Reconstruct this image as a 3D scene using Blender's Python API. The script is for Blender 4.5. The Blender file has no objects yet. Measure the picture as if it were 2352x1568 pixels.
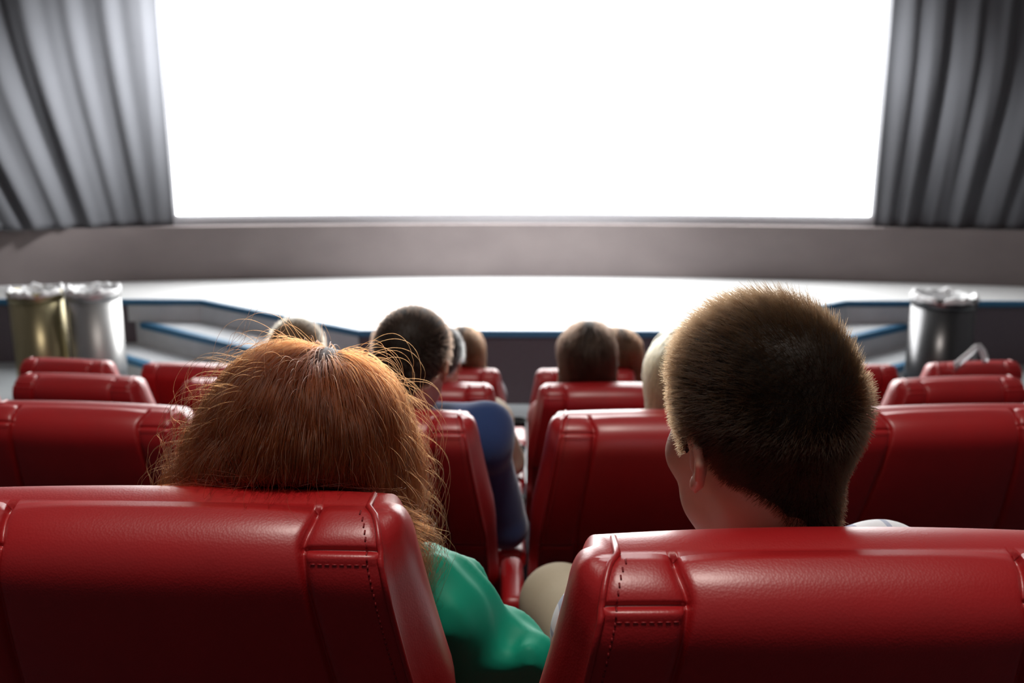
import bpy, bmesh, math, random
import numpy as np
from mathutils import Vector, Matrix, Euler
random.seed(7); RNG = np.random.default_rng(11)
PI = math.pi
C = bpy.context.scene.collection
V3 = lambda *a: np.array(a, dtype=float)

# ------------------------------------------------------------------ objects
def link(name, data, parent=None, mat=None):
    o = bpy.data.objects.new(name, data); C.objects.link(o)
    if parent is not None: o.parent = parent
    if mat is not None: data.materials.append(mat)
    return o
def tag(o, label=None, cat=None, group=None, kind=None):
    if label: o['label'] = label
    if cat: o['category'] = cat
    if group: o['group'] = group
    if kind: o['kind'] = kind
    return o
def empty(name, loc, rz=0.0):
    o = bpy.data.objects.new(name, None); C.objects.link(o)
    o.location = loc; o.rotation_euler = (0, 0, rz); o.empty_display_size = .1
    return o
def mesh(name, verts, faces, smooth=True):
    me = bpy.data.meshes.new(name)
    me.from_pydata([tuple(map(float, v)) for v in verts], [], [tuple(map(int, f)) for f in faces])
    if smooth: me.polygons.foreach_set('use_smooth', [True]*len(me.polygons))
    me.update(); return me
def bm_mesh(name, bm, smooth=True, recalc=True):
    if recalc: bmesh.ops.recalc_face_normals(bm, faces=bm.faces[:])
    me = bpy.data.meshes.new(name); bm.to_mesh(me); bm.free()
    if smooth: me.polygons.foreach_set('use_smooth', [True]*len(me.polygons))
    me.update(); return me
def obj(name, me, parent=None, mat=None): return link(name, me, parent, mat)
def add_box(bm, c, s, bevel=0.0, seg=3, rot=None):
    r = bmesh.ops.create_cube(bm, size=1.0)
    vs = r['verts']
    bmesh.ops.scale(bm, vec=Vector(s), verts=vs)
    if bevel > 0:
        es = list({e for v in vs for e in v.link_edges})
        q = bmesh.ops.bevel(bm, geom=es, offset=bevel, segments=seg, affect='EDGES', profile=.5)
        vs = list({v for f in q['faces'] for v in f.verts} | {v for v in vs if v.is_valid})
    if rot is not None: bmesh.ops.rotate(bm, cent=(0, 0, 0), matrix=rot, verts=vs)
    bmesh.ops.translate(bm, vec=Vector(c), verts=vs)
def add_tube(bm, pts, r, n=8, cap=True):
    pts = [Vector(p) for p in pts]; rings = []; up = None
    for i, p in enumerate(pts):
        d = (pts[min(i+1, len(pts)-1)] - pts[max(i-1, 0)]).normalized()
        if up is None:
            up = Vector((0, 0, 1)) if abs(d.z) < .9 else Vector((1, 0, 0))
        a = d.cross(up); a.normalize(); b = d.cross(a); up = -b if False else up
        rr = r[i] if isinstance(r, (list, tuple)) else r
        rings.append([bm.verts.new(p + (a*math.cos(2*PI*k/n) + b*math.sin(2*PI*k/n))*rr) for k in range(n)])
    for i in range(len(rings)-1):
        for k in range(n):
            bm.faces.new((rings[i][k], rings[i][(k+1) % n], rings[i+1][(k+1) % n], rings[i+1][k]))
    if cap:
        bm.faces.new(rings[0]); bm.faces.new(rings[-1][::-1])
def add_lathe(bm, prof, n=48, c=(0, 0, 0), jit=None, close=False):
    rings = []
    for i, (r, z) in enumerate(prof):
        ring = []
        for k in range(n):
            a = 2*PI*k/n; rr, zz = r, z
            if jit: dr, dz = jit(i, a); rr += dr; zz += dz
            ring.append(bm.verts.new((c[0]+rr*math.cos(a), c[1]+rr*math.sin(a), c[2]+zz)))
        rings.append(ring)
    m = len(rings)
    for i in range(m if close else m-1):
        A, B = rings[i], rings[(i+1) % m]
        for k in range(n): bm.faces.new((A[k], A[(k+1) % n], B[(k+1) % n], B[k]))
    return rings

# ------------------------------------------------------------------ materials
def srgb(r, g, b):
    f = lambda c: (c/12.92 if c <= .04045 else ((c+.055)/1.055)**2.4)
    return (f(r/255), f(g/255), f(b/255), 1)
def new_mat(name):
    m = bpy.data.materials.new(name); m.use_nodes = True
    nt = m.node_tree; b = nt.nodes['Principled BSDF']; return m, nt, b
def mat(name, col, rough=.5, metal=0.0, noise=0.0, nscale=20.0, bump=0.0, bscale=200.0, spec=.5, sss=0.0, sheen=0.0,
        coat=0.0, trans=0.0, stretch=(1, 1, 1), col2=None, coords='Object'):
    m, nt, b = new_mat(name)
    b.inputs['Base Color'].default_value = col; b.inputs['Roughness'].default_value = rough
    b.inputs['Metallic'].default_value = metal; b.inputs['Specular IOR Level'].default_value = spec
    if sss:
        b.inputs['Subsurface Weight'].default_value = sss
        b.inputs['Subsurface Radius'].default_value = (.012, .004, .002); b.inputs['Subsurface Scale'].default_value = 1.0
    if sheen: b.inputs['Sheen Weight'].default_value = sheen; b.inputs['Sheen Roughness'].default_value = .4
    if coat: b.inputs['Coat Weight'].default_value = coat; b.inputs['Coat Roughness'].default_value = .3
    if trans: b.inputs['Transmission Weight'].default_value = trans
    tc = nt.nodes.new('ShaderNodeTexCoord'); mp = nt.nodes.new('ShaderNodeMapping')
    nt.links.new(tc.outputs[coords], mp.inputs['Vector']); mp.inputs['Scale'].default_value = stretch
    nz = nt.nodes.new('ShaderNodeTexNoise'); nz.inputs['Scale'].default_value = nscale; nz.inputs['Detail'].default_value = 4
    nt.links.new(mp.outputs['Vector'], nz.inputs['Vector'])
    mix = nt.nodes.new('ShaderNodeMix'); mix.data_type = 'RGBA'
    c2 = col2 if col2 else tuple(max(0, c*(1-noise)) for c in col[:3]) + (1,)
    mix.inputs['A'].default_value = col; mix.inputs['B'].default_value = c2
    nt.links.new(nz.outputs['Fac'], mix.inputs['Factor']); nt.links.new(mix.outputs['Result'], b.inputs['Base Color'])
    if bump:
        n2 = nt.nodes.new('ShaderNodeTexNoise'); n2.inputs['Scale'].default_value = bscale; n2.inputs['Detail'].default_value = 3
        nt.links.new(mp.outputs['Vector'], n2.inputs['Vector'])
        bp = nt.nodes.new('ShaderNodeBump'); bp.inputs['Strength'].default_value = bump; bp.inputs['Distance'].default_value = .002
        nt.links.new(n2.outputs['Fac'], bp.inputs['Height']); nt.links.new(bp.outputs['Normal'], b.inputs['Normal'])
    return m
def leather(name, col):
    m, nt, b = new_mat(name)
    b.inputs['Base Color'].default_value = col; b.inputs['Roughness'].default_value = .42
    b.inputs['Specular IOR Level'].default_value = .5; b.inputs['Coat Weight'].default_value = .6; b.inputs['Coat Roughness'].default_value = .33
    tc = nt.nodes.new('ShaderNodeTexCoord')
    v = nt.nodes.new('ShaderNodeTexVoronoi'); v.inputs['Scale'].default_value = 420; v.feature = 'F1'
    n = nt.nodes.new('ShaderNodeTexNoise'); n.inputs['Scale'].default_value = 12; n.inputs['Detail'].default_value = 3
    nt.links.new(tc.outputs['Object'], v.inputs['Vector']); nt.links.new(tc.outputs['Object'], n.inputs['Vector'])
    mix = nt.nodes.new('ShaderNodeMix'); mix.data_type = 'RGBA'
    mix.inputs['A'].default_value = col; mix.inputs['B'].default_value = tuple(c*.8 for c in col[:3]) + (1,)
    nt.links.new(n.outputs['Fac'], mix.inputs['Factor']); nt.links.new(mix.outputs['Result'], b.inputs['Base Color'])
    bp = nt.nodes.new('ShaderNodeBump'); bp.inputs['Strength'].default_value = .25; bp.inputs['Distance'].default_value = .0006
    nt.links.new(v.outputs['Distance'], bp.inputs['Height']); nt.links.new(bp.outputs['Normal'], b.inputs['Normal'])
    mr = nt.nodes.new('ShaderNodeMapRange'); mr.inputs['To Min'].default_value = .36; mr.inputs['To Max'].default_value = .5
    nt.links.new(n.outputs['Fac'], mr.inputs['Value']); nt.links.new(mr.outputs['Result'], b.inputs['Roughness'])
    return m
def hair_mat(name, col, rough=.3, rad=.35):
    m = bpy.data.materials.new(name); m.use_nodes = True; nt = m.node_tree; nt.nodes.clear()
    out = nt.nodes.new('ShaderNodeOutputMaterial'); h = nt.nodes.new('ShaderNodeBsdfHairPrincipled')
    h.parametrization = 'COLOR'; h.inputs['IOR'].default_value = 1.42; h.inputs['Color'].default_value = col
    h.inputs['Roughness'].default_value = rough; h.inputs['Radial Roughness'].default_value = rad
    inf = nt.nodes.new('ShaderNodeHairInfo'); mix = nt.nodes.new('ShaderNodeMix'); mix.data_type = 'RGBA'
    mix.inputs['A'].default_value = tuple(c*.55 for c in col[:3]) + (1,)
    mix.inputs['B'].default_value = tuple(min(1, c*1.35) for c in col[:3]) + (1,)
    tc = nt.nodes.new('ShaderNodeTexCoord'); mp = nt.nodes.new('ShaderNodeMapping'); mp.inputs['Scale'].default_value = (1, 1, .22)
    nz = nt.nodes.new('ShaderNodeTexNoise'); nz.inputs['Scale'].default_value = 75; nz.inputs['Detail'].default_value = 2
    nt.links.new(tc.outputs['Object'], mp.inputs['Vector']); nt.links.new(mp.outputs['Vector'], nz.inputs['Vector'])
    ad = nt.nodes.new('ShaderNodeMath'); ad.operation = 'MULTIPLY_ADD'; ad.inputs[1].default_value = 2.2; ad.inputs[2].default_value = -.95; ad.use_clamp = False
    nt.links.new(nz.outputs['Fac'], ad.inputs[0])
    av = nt.nodes.new('ShaderNodeMath'); av.operation = 'ADD'; av.use_clamp = True
    mu = nt.nodes.new('ShaderNodeMath'); mu.operation = 'MULTIPLY'; mu.inputs[1].default_value = .7
    nt.links.new(inf.outputs['Random'], mu.inputs[0]); nt.links.new(ad.outputs[0], av.inputs[0]); nt.links.new(mu.outputs[0], av.inputs[1])
    nt.links.new(av.outputs[0], mix.inputs['Factor']); nt.links.new(mix.outputs['Result'], h.inputs['Color'])
    nt.links.new(h.outputs[0], out.inputs['Surface']); return m

M = {}
M['leather'] = leather('red_leather', (.44, .010, .013, 1))
M['leather_seam'] = mat('red_thread', (.22, .004, .007, 1), rough=.6)
M['black'] = mat('black_plastic', (.012, .012, .014, 1), rough=.75, noise=.3, spec=.15)
M['cushion'] = M['leather']
M['carpet'] = mat('dark_carpet', (.035, .03, .04, 1), rough=.95, noise=.5, nscale=300, bump=.3, bscale=500, spec=.1)
M['front_floor'] = mat('pale_floor', (.42, .45, .47, 1), rough=.45, noise=.15, nscale=3)
M['stage_top'] = mat('stage_boards', (.80, .81, .82, 1), rough=.35, noise=.08, nscale=2)
M['stage_front'] = mat('stage_front_carpet', (.15, .125, .145, 1), rough=.9, noise=.35, nscale=60, spec=.15)
M['riser'] = mat('grey_step_carpet', (.52, .54, .57, 1), rough=.8, noise=.2, nscale=8)
M['nosing'] = mat('blue_nosing', (.028, .14, .27, 1), rough=.5, noise=.1)
M['fascia'] = mat('mottled_brown_board', (.24, .205, .20, 1), rough=.7, noise=.0, nscale=2.2, col2=(.17, .142, .142, 1), stretch=(1, 1, 1.6))
M['curtain'] = mat('grey_drape', (.090, .093, .104, 1), rough=.9, noise=.15, nscale=3, sheen=.2)
M['border'] = mat('grey_screen_border', (.5, .51, .54, 1), rough=.7, noise=.1)
M['wall'] = mat('dark_wall_paint', (.11, .105, .11, 1), rough=.9, noise=.2)
M['ceiling'] = mat('dark_ceiling_paint', (.09, .088, .09, 1), rough=.95, noise=.2)
M['steel'] = mat('brushed_steel', (.58, .58, .58, 1), rough=.45, metal=1.0, noise=.15, nscale=8, stretch=(1, 1, 30))
M['gold'] = mat('brushed_khaki_metal', (.46, .40, .24, 1), rough=.35, metal=1.0, noise=.15, nscale=8, stretch=(1, 1, 30))
M['darksteel'] = mat('dark_brushed_steel', (.16, .16, .165, 1), rough=.3, metal=1.0, noise=.15, nscale=8, stretch=(1, 1, 30))
M['liner'] = mat('white_plastic_bag', (.85, .86, .88, 1), rough=.25, noise=.05)
M['strip'] = mat('clear_pale_plastic', (.85, .85, .88, 1), rough=.2, trans=.35)
M['skin'] = mat('fair_skin', (.62, .36, .27, 1), rough=.5, noise=.12, nscale=60, sss=.25, bump=.08, bscale=900)
M['skin_ear'] = M['skin']
M['eye'] = mat('eye_white', (.8, .78, .75, 1), rough=.15)
M['iris'] = mat('brown_iris', (.10, .05, .02, 1), rough=.2)
M['green'] = mat('green_satin', (.0, .30, .185, 1), rough=.62, noise=.1, sheen=.04, spec=.35)
M['khaki'] = mat('khaki_twill', (.50, .43, .31, 1), rough=.85, noise=.12, nscale=150)
M['denim'] = mat('dark_denim', (.03, .045, .09, 1), rough=.85, noise=.3, nscale=150)
M['blue'] = mat('navy_blue_knit', (.018, .055, .19, 1), rough=.9, noise=.3, nscale=250, sheen=.4)
M['beige'] = mat('beige_cotton', (.55, .48, .38, 1), rough=.85, noise=.15, nscale=60)
M['white'] = mat('white_cotton', (.75, .75, .76, 1), rough=.85, noise=.06)
M['grey'] = mat('grey_cotton', (.25, .25, .28, 1), rough=.85, noise=.15)
M['pink'] = mat('dusty_pink_cotton', (.45, .2, .2, 1), rough=.85, noise=.15)
M['shoe'] = mat('black_shoe_leather', (.02, .018, .016, 1), rough=.4)
def plaid(name):
    m, nt, b = new_mat(name); b.inputs['Roughness'].default_value = .85
    tc = nt.nodes.new('ShaderNodeTexCoord'); base = (.72, .74, .78, 1); last = None
    for ax, (per, w, col) in ((0, (26, .18, (.10, .16, .34, 1))), (2, (26, .18, (.10, .16, .34, 1)))):
        sp = nt.nodes.new('ShaderNodeSeparateXYZ'); nt.links.new(tc.outputs['Object'], sp.inputs[0])
        mu = nt.nodes.new('ShaderNodeMath'); mu.operation = 'MULTIPLY'; mu.inputs[1].default_value = per
        nt.links.new(sp.outputs[ax], mu.inputs[0])
        fr = nt.nodes.new('ShaderNodeMath'); fr.operation = 'FRACT'; nt.links.new(mu.outputs[0], fr.inputs[0])
        lt = nt.nodes.new('ShaderNodeMath'); lt.operation = 'LESS_THAN'; lt.inputs[1].default_value = w
        nt.links.new(fr.outputs[0], lt.inputs[0])
        sc = nt.nodes.new('ShaderNodeMath'); sc.operation = 'MULTIPLY'; sc.inputs[1].default_value = .55
        nt.links.new(lt.outputs[0], sc.inputs[0])
        mx = nt.nodes.new('ShaderNodeMix'); mx.data_type = 'RGBA'; mx.inputs['A'].default_value = base; mx.inputs['B'].default_value = col
        if last: nt.links.new(last.outputs['Result'], mx.inputs['A'])
        nt.links.new(sc.outputs[0], mx.inputs['Factor']); last = mx
    nt.links.new(last.outputs['Result'], b.inputs['Base Color']); return m
M['plaid'] = plaid('pale_plaid_cotton')
def hair_cap(name, col):     # material of the solid mass below the strands
    return mat(name, col, rough=.6, noise=.45, nscale=90, spec=.25, stretch=(1, 1, .15), bump=.5, bscale=160)
HAIR = {'auburn': (.088, .0165, .0035, 1), 'dark': (.024, .0115, .0048, 1), 'darkbrown': (.035, .018, .011, 1), 'brown': (.11, .045, .022, 1),
        'blonde': (.55, .38, .18, 1), 'greyblack': (.07, .07, .07, 1), 'lightbrown': (.34, .21, .11, 1)}
for k, c in HAIR.items():
    M['hair_'+k] = hair_mat(k+'_hair_strand', c); M['cap_'+k] = hair_cap(k+'_hair_mass', tuple(x*.45 for x in c[:3]) + (1,))
m, nt, b = new_mat('lit_screen')
b.inputs['Base Color'].default_value = (.8, .8, .8, 1); b.inputs['Roughness'].default_value = .9
b.inputs['Emission Color'].default_value = (1, 1, .985, 1); b.inputs['Emission Strength'].default_value = 8.0
M['screen'] = m

# ------------------------------------------------------------------ implicit bodies (smooth unions -> one surface)
def cap(a, b, ra, rb=None, k=.02): return ('c', V3(*a), V3(*b), ra, ra if rb is None else rb, k)
def ell(c, r, R=None, k=.02): return ('e', V3(*c), V3(*r), np.eye(3) if R is None else R, k)
def rotm(rx=0, ry=0, rz=0): return np.array(Euler((rx, ry, rz)).to_matrix())
def prim_sdf(p, P):
    if p[0] == 'c':
        _, a, b, ra, rb, k = p; ba = b-a; L = max(float(ba@ba), 1e-9)
        t = np.clip(((P-a)@ba)/L, 0, 1)
        return np.linalg.norm(P-a-t[..., None]*ba, axis=-1)-(ra+(rb-ra)*t)
    _, c, r, R, k = p; q = (P-c)@R
    k0 = np.linalg.norm(q/r, axis=-1); k1 = np.linalg.norm(q/(r*r), axis=-1)
    return k0*(k0-1)/np.maximum(k1, 1e-6)
def prim_box(p):
    if p[0] == 'c':
        R = max(p[3], p[4]); return np.minimum(p[1], p[2])-R, np.maximum(p[1], p[2])+R
    m_ = float(max(p[2])); return p[1]-m_, p[1]+m_
def smin(a, b, k):
    h = np.clip(.5+.5*(b-a)/k, 0, 1); return b*(1-h)+a*h-k*h*(1-h)
def sdf_points(prims, P):
    d = np.full(P.shape[:-1], 9.0)
    for p in prims: d = smin(d, prim_sdf(p, P), p[-1])
    return d
def sdf_mesh(name, prims, h, post=None, inflate=0.0, bounds=None):
    lo = np.min([prim_box(p)[0] for p in prims], axis=0)-.03-inflate-2*h
    hi = np.max([prim_box(p)[1] for p in prims], axis=0)+.03+inflate+2*h
    if bounds is not None: lo = np.maximum(lo, bounds[0]); hi = np.minimum(hi, bounds[1])
    n = np.ceil((hi-lo)/h).astype(int)+1
    ax = [(lo[i]+h*np.arange(n[i])).astype(np.float32) for i in range(3)]
    F = np.full(n, 1.0, dtype=np.float32)
    for p in prims:
        a, b = prim_box(p); mg = p[-1]+.02+inflate+2*h
        i0 = np.clip(np.floor((a-mg-lo)/h).astype(int), 0, n-1); i1 = np.clip(np.ceil((b+mg-lo)/h).astype(int)+1, 1, n)
        if np.any(i1 <= i0): continue
        sl = tuple(slice(i0[i], i1[i]) for i in range(3))
        P = np.stack(np.meshgrid(*[ax[i][sl[i]] for i in range(3)], indexing='ij'), -1).astype(float)
        F[sl] = smin(F[sl].astype(float), prim_sdf(p, P), p[-1])
    F -= inflate
    if post is not None:
        P = np.stack(np.meshgrid(*ax, indexing='ij'), -1)
        F = post(P, F).astype(np.float32)
    for i in range(3):
        s = [slice(None)]*3; s[i] = 0; F[tuple(s)] = np.maximum(F[tuple(s)], .001); s[i] = -1; F[tuple(s)] = np.maximum(F[tuple(s)], .001)
    S = F < 0
    c = [slice(0, -1), slice(1, None)]
    cnt = sum(S[c[i], c[j], c[k]].astype(np.int8) for i in (0, 1) for j in (0, 1) for k in (0, 1))
    cells = np.argwhere((cnt > 0) & (cnt < 8))
    idx = -np.ones(np.array(F.shape)-1, dtype=np.int64); idx[tuple(cells.T)] = np.arange(len(cells))
    acc = np.zeros((len(cells), 3)); num = np.zeros(len(cells))
    corners = [(i, j, k) for i in (0, 1) for j in (0, 1) for k in (0, 1)]
    for A in corners:
        for ax_ in range(3):
            if A[ax_]: continue
            B = list(A); B[ax_] = 1
            fa = F[tuple((cells+A).T)]; fb = F[tuple((cells+B).T)]
            x = (fa < 0) != (fb < 0); t = np.where(x, fa/np.where(x, fa-fb, 1), 0)
            p = np.tile(np.array(A, float), (len(cells), 1)); p[:, ax_] += t
            acc += p*x[:, None]; num += x
    verts = lo+h*(cells+acc/num[:, None])
    quads = []
    for ax_ in range(3):
        s0 = [slice(None)]*3; s1 = [slice(None)]*3; s0[ax_] = slice(0, -1); s1[ax_] = slice(1, None)
        e = np.argwhere(S[tuple(s0)] != S[tuple(s1)])
        u, v = (ax_+1) % 3, (ax_+2) % 3
        e = e[(e[:, u] > 0) & (e[:, v] > 0)]
        ins = S[tuple(e.T)]
        def at(du, dv):
            q = e.copy(); q[:, u] -= du; q[:, v] -= dv; return idx[tuple(q.T)]
        q = np.stack([at(1, 1), at(0, 1), at(0, 0), at(1, 0)], 1)
        q = np.where(ins[:, None], q, q[:, ::-1]); quads.append(q)
    quads = np.concatenate(quads)
    quads = quads[(quads >= 0).all(1)]
    me = bpy.data.meshes.new(name)
    me.vertices.add(len(verts)); me.vertices.foreach_set('co', verts.ravel())
    me.loops.add(4*len(quads)); me.loops.foreach_set('vertex_index', quads.ravel().astype(np.int32))
    me.polygons.add(len(quads)); me.polygons.foreach_set('loop_start', np.arange(0, 4*len(quads), 4, dtype=np.int32))
    me.polygons.foreach_set('use_smooth', [True]*len(quads)); me.update(calc_edges=True); me.validate()
    return me
def noise3(P, freq, seed=0, n=6):
    r = np.random.default_rng(seed); out = 0
    for _ in range(n):
        d = r.normal(size=3); d /= np.linalg.norm(d); out = out+np.sin((P@d)*freq*(.6+.8*r.random())+r.random()*6.28)
    return out/n

def seat_clear(P, rec=0.0, gap=.010):
    """positive where a point would sink into the chair's backrest (chair frame)"""
    a = REC+rec; up = V3(0, -math.sin(a), math.cos(a)); fw = V3(0, math.cos(a), math.sin(a)); r = P-V3(0, 0, .376)
    w = r@up; y = r@fw
    lim = TB+.014+gap+SPINE*np.clip(LB-RT-.02-w, 0, 1)**2
    return np.minimum(lim-y, (LB+gap)-w)

# ------------------------------------------------------------------ hair strands
def strands(name, pts, rad, parent, material, tip=.25):
    N, K, _ = pts.shape
    hc = bpy.data.hair_curves.new(name); hc.add_curves([K]*N)
    hc.attributes['position'].data.foreach_set('vector', pts.astype(np.float32).ravel())
    ra = hc.attributes.get('radius') or hc.attributes.new('radius', 'FLOAT', 'POINT')
    prof = 1-(1-tip)*np.linspace(0, 1, K)**2
    rr = np.asarray(rad).reshape(-1, 1)*np.ones((N, 1))*prof
    ra.data.foreach_set('value', rr.astype(np.float32).ravel())
    return link(name, hc, parent, material)
def unit(v): return v/np.maximum(np.linalg.norm(v, axis=-1, keepdims=True), 1e-9)
def sdf_grad(prims, P, e=.002):
    g = np.stack([sdf_points(prims, P+np.eye(3)[i]*e)-sdf_points(prims, P-np.eye(3)[i]*e) for i in range(3)], -1)
    return unit(g)

# ------------------------------------------------------------------ layout (metres; camera stands over the origin)
XC = -.02                                  # the gap in the middle of the rows
ROWS = [dict(d=.80, z=.790, R=12.0, x=-.012), dict(d=1.93, z=.54, R=9.0, x=0), dict(d=3.14, z=.267, R=12.5, x=0), dict(d=4.36, z=0.0, R=15.0, x=0, p=.637)]
PITCH = .62
CAM_Z = 2.19
def arc_y(x, d, R): x = min(abs(x-XC), 4.5); return d+R-math.sqrt(R*R-x*x)
def seat_pose(row, i):
    r = ROWS[row]; th = (i+.5)*r.get('p', PITCH)/r['R']; Rr = r['R']
    y0 = r['d']+.118
    return (XC+r['x']+Rr*math.sin(th), y0+Rr-Rr*math.cos(th), r['z']), th

# ------------------------------------------------------------------ cinema seat
REC = math.radians(15); LB = .67; TB = .060*2; RT = TB/2; ARC = RT*PI/2; SQ = .82       # padding thickness, rounding of the top
def ss(a, b, x): t = min(1, max(0, (x-a)/(b-a))); return t*t*(3-2*t)
def lerp(a, b, t): return a+(b-a)*t
def hw_rear(s): return lerp(.218, .251, min(1, max(0, (s-.06)/.26)))
def hw_front(s): return lerp(.225, .266, min(1, max(0, (s-.02)/.26)))
def seam_x(s): return lerp(.150, .143, ss(0, .044, s))+lerp(0, .026, min(1, max(0, (s-.044)/.26)))
S_SEAM, S_LOW = .044, .355
def disp(x, s):                             # how far the padding stands out of the plain shape at (x, s)
    ax = abs(x); xs = seam_x(s); hr = hw_rear(s); d = 0
    if ax < xs: d += .007*(1-(ax/xs)**4)
    else:
        u = (ax-xs)/(hr-xs); d += .005*max(0, 1-(2*u-1)**4)
    d -= .0065*math.exp(-((ax-xs)/.0035)**2)
    if ax > xs-.002: d -= .0045*math.exp(-((s-S_SEAM)/.0028)**2)*min(1, (ax-xs+.002)/.004); d += .0025*math.exp(-((s-S_SEAM-.008)/.004)**2)*(1 if ax > xs+.003 else 0)
    d -= .006*math.exp(-((s-S_LOW)/.006)**2)
    if s > S_LOW: d -= .004
    return d
SPINE = .42
def spine(w): return SPINE*max(0, LB-RT-.02-w)**2
def rear_pt(x, s, extra=0.0):
    p = rear_flat(x, s, extra); return (p[0], p[1]+spine(p[2]), p[2])
def rear_flat(x, s, extra=0.0):
    dl = disp(x, s)+extra
    if s < ARC:
        a = PI/2*(1-s/ARC); return (x, RT-(RT+dl)*max(0, math.cos(a))**SQ, LB-RT+(RT+dl)*max(0, math.sin(a))**SQ)
    return (x, -dl, LB-RT-(s-ARC))
def make_backrest():
    smax = ARC+LB-RT
    lv = [0, .006, .012, .018, .024, .03] + [S_SEAM+t for t in (-.006, -.004, -.0025, -.001, 0, .001, .0025, .004, .006, .009, .013, .02)] + [.072, .08, .088, .096, .11, .128]
    s = .15
    while s < S_LOW-.02: lv.append(s); s += .02
    lv += [S_LOW+t for t in (-.015, -.009, -.005, -.002, 0, .002, .005, .009, .015)]
    s = S_LOW+.04
    while s < smax-.02: lv.append(s); s += .035
    lv.append(smax)
    bm = bmesh.new(); rings = []
    tofs = (-.02, -.011, -.007, -.0045, -.003, -.0015, 0, .0015, .003, .0045, .007, .011, .02)
    for s in lv:
        cr = (1-s/ARC) if s < ARC else 0                  # corner rounding toward the top
        ins = .020*(1-math.sqrt(max(0, 1-cr**2)))
        xs, hr, hf = seam_x(s), hw_rear(s)-ins, hw_front(s)-ins
        half = [xs*t for t in (.12, .3, .48, .64, .78)] + [xs+t for t in tofs] + [lerp(xs+.02, hr-.014, t) for t in (.35, .7, 1)] + [hr-.008, hr-.003]
        xsamp = [-x for x in half[::-1]] + [0] + half
        a = PI/2*(1-s/ARC) if s < ARC else 0
        w0 = LB-RT if s < ARC else LB-RT-(s-ARC)
        ca, sa = max(0, math.cos(a))**SQ, max(0, math.sin(a))**SQ
        def sec(x, y, dl=0):                               # y: 0 rear .. TB front, bent over the top
            yy = y-RT
            return (x, RT+yy*ca+spine(w0), w0+(RT if s < ARC else 0)*sa)
        rear = [bm.verts.new(rear_pt(x, s)) for x in xsamp]
        # side, right then front then left (mirror)
        def side(sign):
            pts = []
            for (fx, fy) in ((0, .0), (.04, .006), (.12, .018), (.3, .034), (.5, .05), (.7, .066), (.88, .082), (.98, .094), (1.0, .100)):
                x = lerp(hr, hf, fx)+.013*math.sin(PI*fx) - (.008 if fy == .100 else 0) + (.002 if fy == 0 else 0)
                pts.append(sec(sign*x, fy))
            return pts
        right = [bm.verts.new(p) for p in side(1)]
        fr = []
        for x in xsamp[::-1]:
            f = x/hr; y = TB+.012*(1-f*f)-.028*ss(.2, .5, s)*(1-abs(f)**3) if s > ARC else TB+.012*(1-f*f)
            fr.append(bm.verts.new(sec(x*hf/hr*.96, y)))
        left = [bm.verts.new(p) for p in side(-1)[::-1]]
        rings.append(rear+right+fr+left)
    n = len(rings[0])
    for i in range(len(rings)-1):
        for k in range(n): bm.faces.new((rings[i][k], rings[i][(k+1) % n], rings[i+1][(k+1) % n], rings[i+1][k]))
    top = rings[0]; nr = len(xsamp); ns = 9
    # close the top: rear row of the first ring to its front row
    ft = top[nr+ns:nr+ns+nr][::-1]
    for k in range(nr-1): bm.faces.new((top[k+1], top[k], ft[k], ft[k+1]))
    rs = top[nr:nr+ns]; ls = top[nr+ns+nr:]
    try:
        bm.faces.new([top[nr-1], ft[-1]] + rs[::-1]); bm.faces.new([ft[0], top[0]] + ls[::-1])
    except Exception: pass
    bm.faces.new(rings[-1])
    bmesh.ops.remove_doubles(bm, verts=bm.verts[:], dist=.0008)
    return bm_mesh('backrest', bm)
def make_piping(side_):
    bm = bmesh.new()
    for sg in (side_,):
        pts = []
        for i in range(60):
            s = .0+i*.0075; ins = .020*(1-math.sqrt(max(0, 1-((1-s/ARC) if s < ARC else 0)**2)))
            x = hw_rear(s)-ins
            p = rear_pt(sg*x, s); pts.append((p[0]+sg*.001, p[1]-.0005, p[2]))
        pts = [(pts[0][0], RT+.03, LB-.004)] + pts
        add_tube(bm, pts, .0032, 7)
    return bm_mesh('piping', bm)
def make_stitching(side_):
    bm = bmesh.new()
    def dash(p, q):
        add_tube(bm, [p, q], .0009, 5)
    for sg in (side_,):
        s = .004
        while s < S_LOW-.01:
            x = hw_rear(s)-.011
            if s < ARC: x -= .020*(1-math.sqrt(max(0, 1-(1-s/ARC)**2)))
            dash(rear_pt(sg*x, s, .0002), rear_pt(sg*x, s+.0042, .0002)); s += .0068
        xs = seam_x(S_SEAM+.015)
        x = xs+.008
        while x < hw_rear(S_SEAM)-.014:
            dash(rear_pt(sg*x, S_SEAM+.0145, .0002), rear_pt(sg*(x+.0042), S_SEAM+.0145, .0002)); x += .0068
    return bm_mesh('stitching', bm)
def rbox(name, c, s, bev, seg=4):
    bm = bmesh.new(); add_box(bm, c, s, bev, seg); return bm_mesh(name, bm)
SEAT = {}
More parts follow.
